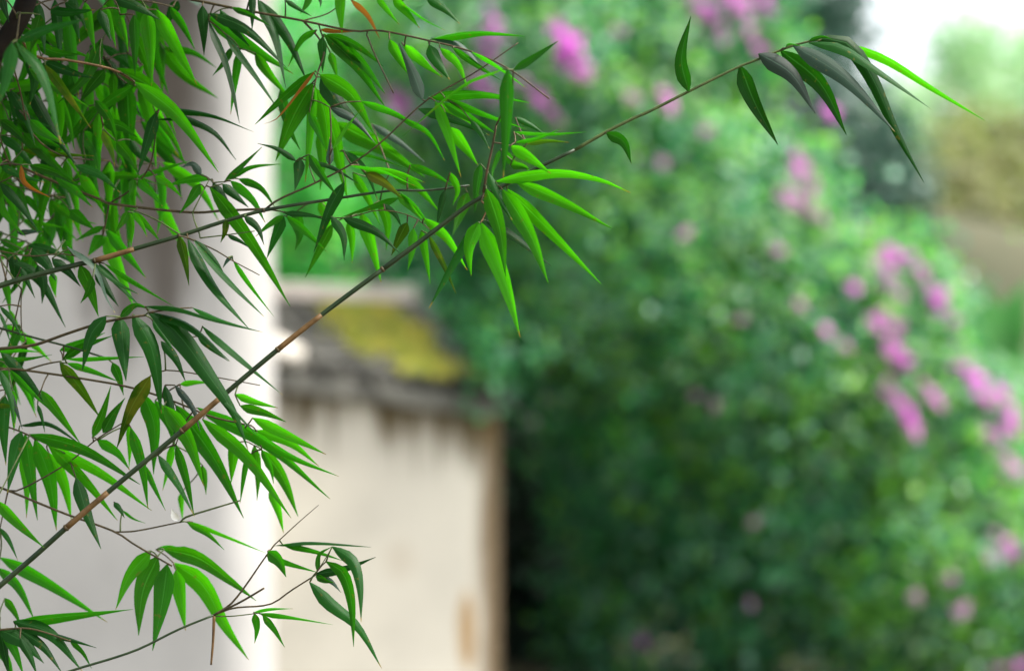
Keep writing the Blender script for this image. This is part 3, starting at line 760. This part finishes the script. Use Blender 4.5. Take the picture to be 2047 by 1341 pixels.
# thin brown cane along the top
bamboo('thin brown bamboo cane along the top with withered orange leaves', (-1.0, 2.62, 0), [
 ('t', 7, 3, [-30,-60, 120,-40, 260,-22, 400,3, 463,16, 606,42, 710,63, 755,61, 850,80, 943,104, 1020,140, 1098,198], 2.50, 2.43),
 ('t', 5, 3, [606,42, 636,75, 648,102, 636,143, 627,176], 2.47, 2.45),
 ('t', 3.5, 2.5, [733,70, 752,115, 787,187], 2.46, 2.45),
 ('t', 3, 2, [606,42, 660,25, 700,-12], 2.47, 2.48),
 ('g', 3, 2, [418,35, 440,20, 463,16], 2.48, 2.48),
], '''
m 17 861 79 960 66 1049 73
s 15 861 76 919 90 979 158
d 30 858 90 875 125 899 160
b 20 880 97 916 130 935 178
b 22 809 92 850 130 885 155
d 20 852 -4 890 20 919 48
b 22 785 -5 812 24 839 57
m 5 800 2 850 40 890 61
m 10 943 104 990 130 1050 175
m 16 905 96 960 135 1000 160
r 14 701 0 734 30 759 78
r 11 640 60 674 63 709 64
b 25 680 -15 681 30 684 70
d 12 570 0 597 18 623 33
b 15 752 -8 775 22 798 50
d 18 505 -15 505 25 504 62
d 24 516 0 549 66 572 178
d 28 520 2 576 78 614 164
m 36 415 31 490 86 586 148
d 25 418 27 495 60 575 138
d 18 418 42 455 130 479 247
d 16 450 68 510 150 558 222
m 20 480 98 470 165 461 229
m 16 464 95 448 125 425 152
d 26 405 12 408 65 408 112
b 24 @.04 510 107 540 150 579 197
d 22 644 75 645 113 645 146
m 30 648 69 713 131 771 216
m 30 654 75 716 119 770 188
m 22 654 69 713 92 767 134
b 18 @.04 660 105 668 130 675 160
m 16 633 60 603 80 576 134
m 24 627 145 567 195 510 249
r 8 630 142 606 170 552 238 527 248
b 48 624 167 585 238 551 322
b 24 @.03 630 170 621 270 610 365
b 40 640 150 702 190 746 266
d 42 642 155 683 215 728 255
b 40 @.04 632 178 650 235 658 330
b 38 @.06 650 215 672 290 695 400
m 20 618 226 634 257 653 302
s 20 660 215 707 239 750 286
b 44 @.12 668 245 773 300 850 355
m 18 722 203 790 228 850 265
b 24 779 80 800 120 818 152
b 18 @.05 806 90 840 115 868 140
s 18 659 330 661 300 659 274
b 10 @-.08 665 298 690 258 721 220
m 26 @.08 560 180 580 260 600 300
b 26 @.08 640 260 645 320 640 380
m 14 463 16 500 30 540 52
d 20 440 20 470 60 500 95
m 18 620 -14 612 10 600 28
d 12 632 -20 641 5 640 16
''', 2.47, rootr=.007)

# old dark culm in the corner with the dense leaves round it
bamboo('thick dark old bamboo culm leaning in the corner among dense leaves', (-.56, 2.36, 0), [
 ('k', 40, 46, [-75,190, -40,140, 0,92, 28,55, 48,15, 62,-40, 85,-200, 110,-420, 150,-700], 2.36, 2.40),
 ('s', 6, 5, [28,60, 72,113, 131,120, 227,140, 268,164], 2.40, 2.50),
 ('t', 4, 2, [40,25, 33,84], 2.34, 2.22),
 ('t', 4, 3, [48,20, 110,-2, 200,-8, 300,4, 345,14], 2.38, 2.52),
 ('t', 4, 3, [10,80, 40,180, 60,260, 120,310, 220,322], 2.40, 2.52),
 ('t', 4, 3, [10,80, -10,220, 20,330, 60,380, 130,395], 2.40, 2.55),
], '''
d 34 24 86 15 145 -5 215
d 26 33 85 85 145 122 288
d 24 33 84 90 60 175 38
d 26 110 0 118 70 122 130
d 24 72 0 85 60 90 110
b 24 170 5 180 55 191 107
b 20 208 10 222 55 232 97
d 24 200 20 212 55 222 83
b 36 293 20 301 95 303 172
b 34 313 20 355 98 394 170
m 26 268 30 270 90 270 152
b 16 240 30 250 70 256 105
b 36 @.03 233 138 313 185 352 272
b 36 270 165 352 228 437 345
m 24 268 171 203 215 143 283
m 28 @.05 209 140 182 173 158 206
b 22 @.05 227 145 227 185 230 230
m 44 @.06 253 167 257 240 262 330
b 28 @.03 277 170 298 227 313 337
o 22 90 130 128 180 182 257
d 24 90 125 137 143 190 157
o 20 205 262 222 300 230 333
o 16 45 300 115 308 188 312
m 28 206 248 240 252 275 275
m 34 @.04 167 262 190 300 200 350
b 26 233 283 260 315 278 350
b 28 218 322 218 370 220 430
m 16 50 390 70 415 90 440
d 22 0 365 40 410 75 460
b 20 @.06 10 375 25 410 35 432
m 24 110 350 150 380 185 415
b 26 160 350 190 390 210 430
m 30 @.04 100 440 98 475 95 505
m 28 @.04 125 405 120 450 122 490
m 28 140 420 165 440 190 460
s 14 35 466 60 463 86 463
m 30 80 30 70 70 60 105
b 26 @.08 60 60 66 110 72 150
d 22 130 5 160 30 172 60
d 26 145 -10 150 40 160 85
m 30 @.06 245 0 240 40 248 80
d 26 355 0 340 30 330 60
d 28 225 -5 270 12 320 40
m 20 340 14 365 50 390 100
b 30 @.10 100 170 120 230 118 300
m 30 @.10 60 170 80 230 85 300
d 24 20 180 50 230 70 290
b 28 @.10 30 250 40 310 35 360
m 26 60 240 85 262 130 290
d 22 0 270 40 300 75 350
d 24 30 215 60 240 105 255
m 32 @.08 150 190 150 240 138 290
b 30 @.10 180 250 175 300 185 350
m 24 0 240 30 262 62 300
r 12 42 330 50 365 100 395
b 22 @.08 0 20 18 50 22 70
d 20 0 -10 10 20 18 45
m 26 @.08 240 330 250 380 240 420
b 22 @.08 130 320 140 370 150 420
m 22 60 330 110 345 160 375
d 18 0 330 40 350 90 365
m 26 @.07 20 150 45 200 60 260
d 22 150 330 200 350 240 385
b 26 @.1 300 200 320 240 345 300
m 20 @.1 180 90 205 130 222 150
d 30 @.05 60 110 70 160 60 210
m 30 @.1 110 90 112 130 118 165
d 22 100 20 140 25 190 20
m 26 75 90 110 105 160 110
b 26 @.1 5 200 10 250 0 300
m 24 190 200 220 240 235 290
d 20 260 280 280 310 310 330
''', 2.42, rootr=.012, jit=.09, name='bamboo_culm', fill=[(95, -15, 330, 1.4, -30, 400, 110, 190), (25, -15, 150, 1.0, 330, 500, 70, 130)])

# the same culm's leaves higher up, above the picture, which shade the ones below
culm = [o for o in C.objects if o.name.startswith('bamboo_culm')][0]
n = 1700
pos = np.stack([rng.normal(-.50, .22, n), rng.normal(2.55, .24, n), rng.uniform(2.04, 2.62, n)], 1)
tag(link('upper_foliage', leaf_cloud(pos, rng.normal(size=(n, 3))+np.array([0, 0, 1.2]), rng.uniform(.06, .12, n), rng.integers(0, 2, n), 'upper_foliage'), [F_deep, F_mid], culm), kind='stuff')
# cane with the big drooping dark leaves and the twigs below it
bamboo('bamboo cane whose brown twig ends in a fan of broad dark drooping leaves', (-.92, 2.5, 0), [
 ('t', 7, 5, [-40,702, 0,697, 66,690, 125,670, 179,652, 225,640, 290,630], 2.44, 2.38),
 ('c', 5, 4, [-40,645, 0,656, 80,678, 149,696, 210,715], 2.47, 2.47),
 ('t', 5, 4, [-30,733, 0,736, 51,740, 215,765, 286,781, 373,812, 420,832, 500,850], 2.45, 2.45),
 ('t', 4, 3, [51,740, 90,728, 122,722], 2.45, 2.45),
 ('t', 4, 3, [-20,842, 40,862, 95,888, 130,906], 2.47, 2.46),
 ('t', 5.5, 4, [-60,950, -20,967, 16,980, 129,1026, 231,1063, 269,1088, 344,1131], 2.48, 2.47),
 ('t', 3.5, 2.5, [16,980, 39,979, 137,924, 194,877, 247,844], 2.48, 2.45),
 ('t', 3.5, 3, [231,1063, 270,1061, 361,1043], 2.475, 2.47),
 ('g', 4.5, 3, [361,1043, 370,1034, 420,1018, 480,1000], 2.47, 2.45),
 ('t', 3, 2.5, [43,578, 42,620, 43,662], 2.46, 2.46),
 ('t', 3, 2, [300,752, 330,740, 420,752, 520,770], 2.45, 2.45),
 ('t', 3, 2.5, [-10,500, 60,512, 130,508, 190,525], 2.48, 2.45),
], '''
d 32 212 632 182 670 164 742
d 42 240 632 246 690 252 762
d 42 265 628 304 700 323 826
d 48 298 625 350 662 420 755 470 830 496 900
d 24 312 640 380 710 440 790 513 868
d 20 298 623 375 650 460 722
d 10 290 612 350 615 430 640 520 662
d 22 322 682 350 715 371 762
m 22 225 725 238 755 247 790
m 18 240 634 270 610 300 618
d 16 305 640 340 690 345 700
d 12 385 615 440 640 525 664
d 16 405 652 440 680 511 742 566 790
d 14 395 672 425 698 457 722
m 20 125 720 160 695 225 671
m 11 131 717 200 715 288 713
o 28 120 725 160 775 201 836
m 16 134 726 185 742 238 763
o 36 300 752 262 817 233 897
b 22 185 874 205 825 222 770
m 26 206 865 225 830 250 795
m 38 286 787 308 850 307 948
b 40 328 811 376 877 407 970
m 44 352 811 430 920 487 1035
d 20 316 909 358 972 389 1032
m 22 352 888 373 960 388 1030
m 26 262 855 285 935 296 1017
m 24 195 880 235 905 260 940
b 15 @.05 258 850 260 890 258 935
m 14 290 930 310 975 331 1020
b 18 @.05 345 888 338 930 325 980
b 16 @.05 405 930 410 960 412 988
b 34 405 838 490 910 582 1035
m 32 395 815 530 885 660 997
m 20 490 855 580 910 678 952
b 24 512 860 580 885 638 932
b 26 505 835 575 870 652 908
b 22 480 811 530 825 572 843
b 18 470 788 510 803 555 815
b 32 @.06 525 900 565 955 596 1032
b 22 @.06 508 890 516 948 514 1000
m 16 523 898 541 935 547 966
b 22 @.06 540 975 556 1018 567 1065
b 26 @.06 470 885 466 925 462 965
m 14 @.04 496 910 488 950 480 1005
s 17 350 770 385 815 400 862
b 14 @.05 360 768 390 764 420 765
d 22 330 770 345 830 350 880
m 24 @.04 380 830 400 860 420 905
m 26 @.04 310 800 340 850 350 900
d 34 43 862 28 920 15 985
m 32 50 868 62 950 75 1040
m 40 70 878 100 960 113 1060
b 30 @.05 98 905 128 965 143 1040
b 22 @.06 45 905 54 975 53 1035
m 30 60 868 165 897 280 968
b 26 95 888 203 945 303 1020
b 28 97 890 170 960 235 1040
d 32 152 955 172 1020 202 1097
d 12 40 850 95 845 165 890
d 24 0 700 57 760 100 820
b 24 82 780 120 830 162 888
m 14 20 740 60 780 100 820
s 14 10 770 28 805 45 858
d 10 75 808 84 835 90 865
m 11 -5 702 40 700 83 704
m 12 -5 718 50 717 104 709
d 30 10 790 8 860 12 930
b 20 @.06 25 780 28 825 28 865
o 12 -5 811 15 811 36 815
b 34 @.04 301 1101 258 1152 231 1218
b 46 @.04 315 1112 285 1182 277 1270
m 46 @.03 334 1128 323 1209 305 1300
b 34 @.05 352 1139 361 1195 371 1260
b 44 @.05 347 1125 404 1168 450 1250 497 1318
b 36 @.05 328 1098 395 1115 460 1160 512 1200
m 9 @.04 312 1098 340 1092 371 1098
b 16 374 1043 414 1066 448 1098
b 10 385 1043 455 1072 532 1105
b 14 @.12 361 985 363 1012 365 1040
d 14 228 1003 240 1018 249 1035
m 7 245 1020 266 1036 290 1045
m 30 @.06 0 1114 95 1165 215 1243
m 24 @.05 -5 1135 35 1170 70 1240
b 26 @-.10 -8 1000 40 1050 88 1094
d 12 0 1055 18 1080 36 1120
b 32 160 530 178 570 197 633
m 20 185 555 176 583 161 606
d 14 197 525 240 572 280 612
s 14 134 493 190 535 215 600 230 625
m 12 209 527 270 565 352 615
d 14 190 527 235 565 277 588
d 22 191 540 218 583 237 613
d 28 15 520 78 556 131 654
d 24 27 510 29 545 30 580
d 14 42 535 57 567 70 596
d 32 63 496 92 525 112 562
d 26 75 530 87 565 84 607
b 20 @.05 105 545 108 575 112 595
d 24 104 517 134 540 161 573
d 12 0 612 25 640 46 678
d 8 0 625 12 655 22 690
m 18 @.08 0 478 30 495 55 520
m 24 @.05 130 480 140 510 150 540
b 18 @.08 10 560 18 600 20 630
m 16 20 730 45 752 70 800
d 18 0 740 20 790 30 850
m 22 120 700 150 690 210 665
''', 2.45, rootr=.007, jit=.05, fill=[(16, -15, 70, 1.0, 430, 800, 70, 130)])

# low thin cane at the bottom
bamboo('thin low bamboo cane with a forked tip and a bare snapped brown twig', (-.80, 2.38, 0), [
 ('c', 6, 4.5, [-40,1400, 60,1368, 145,1339, 269,1300, 358,1257, 427,1229], 2.38, 2.40),
 ('t', 4.5, 3, [427,1229, 465,1203, 534,1108, 549,1088], 2.40, 2.40),
 ('t', 2.6, 1.2, [549,1088, 590,1050, 637,1009], 2.40, 2.40),
 ('t', 4, 3, [427,1229, 465,1215, 540,1207, 583,1179, 629,1150], 2.40, 2.40),
 ('t', 4.5, 4, [440,1222, 480,1203, 528,1175], 2.40, 2.38),
 ('s', 6.5, 4, [428,1231, 426,1280, 422,1328], 2.40, 2.40),
 ('g', 3, 2, [430,1231, 462,1231, 508,1226], 2.40, 2.40),
 ('g', 2.2, 1.6, [634,1141, 648,1120, 661,1098], 2.40, 2.40),
 ('t', 5, 3, [-40,1262, 0,1258, 60,1256, 140,1280], 2.44, 2.44),
], '''
m 30 535 1102 557 1120 572 1153
d 9 549 1090 620 1084 742 1093
m 14 565 1088 630 1102 685 1120
m 14 537 1112 583 1128 637 1144
m 12 634 1141 638 1108 664 1092
d 28 664 1092 706 1122 720 1170 722 1243
m 28 652 1122 685 1145 702 1200 707 1292
d 20 629 1148 690 1136 751 1113
s 16 631 1152 660 1160 682 1184
m 16 632 1150 650 1160 668 1164
d 30 619 1163 660 1205 715 1250 763 1335
m 18 509 1225 514 1255 509 1285
m 16 525 1229 548 1257 569 1293
m 8 508 1223 540 1217 586 1216
m 10 518 1225 583 1233 666 1248
m 24 30 1245 140 1231 266 1217
d 34 27 1241 100 1265 165 1341
d 24 32 1255 85 1290 125 1345
d 36 0 1258 50 1285 88 1325
m 24 8 1258 30 1300 48 1350
d 26 0 1260 8 1300 18 1350
d 14 80 1263 135 1276 193 1294
m 12 140 1280 165 1303 183 1335
b 18 @.06 10 1195 28 1220 42 1250
m 22 @.05 -5 1290 15 1320 28 1360
d 20 40 1275 60 1310 75 1350
''', 2.40, rootr=.005)

# a white petal caught on the twig
v, f = [], []
a, b = at(357, 1041, 2.468), at(344, 1016, 2.46)
for i, q in enumerate(spline([a, a.lerp(b, .5)+Vector((-.001, -.002, 0)), b], 7)):
    h = .0042*math.sin(math.pi*min(.98, (i/6)**.8+.03))
    for k in (-1, -.5, 0, .5, 1): v.append(Vector(q)+Vector((.85, 0, .4))*h*k+Vector((0, -.0015*k*k, 0)))
f = [(i*5+k, i*5+k+1, i*5+k+6, i*5+k+5) for i in range(6) for k in range(4)]
tag(link('petal', pymesh('petal', v, f), M_petal), 'single white petal caught on a thin brown bamboo twig', 'petal')
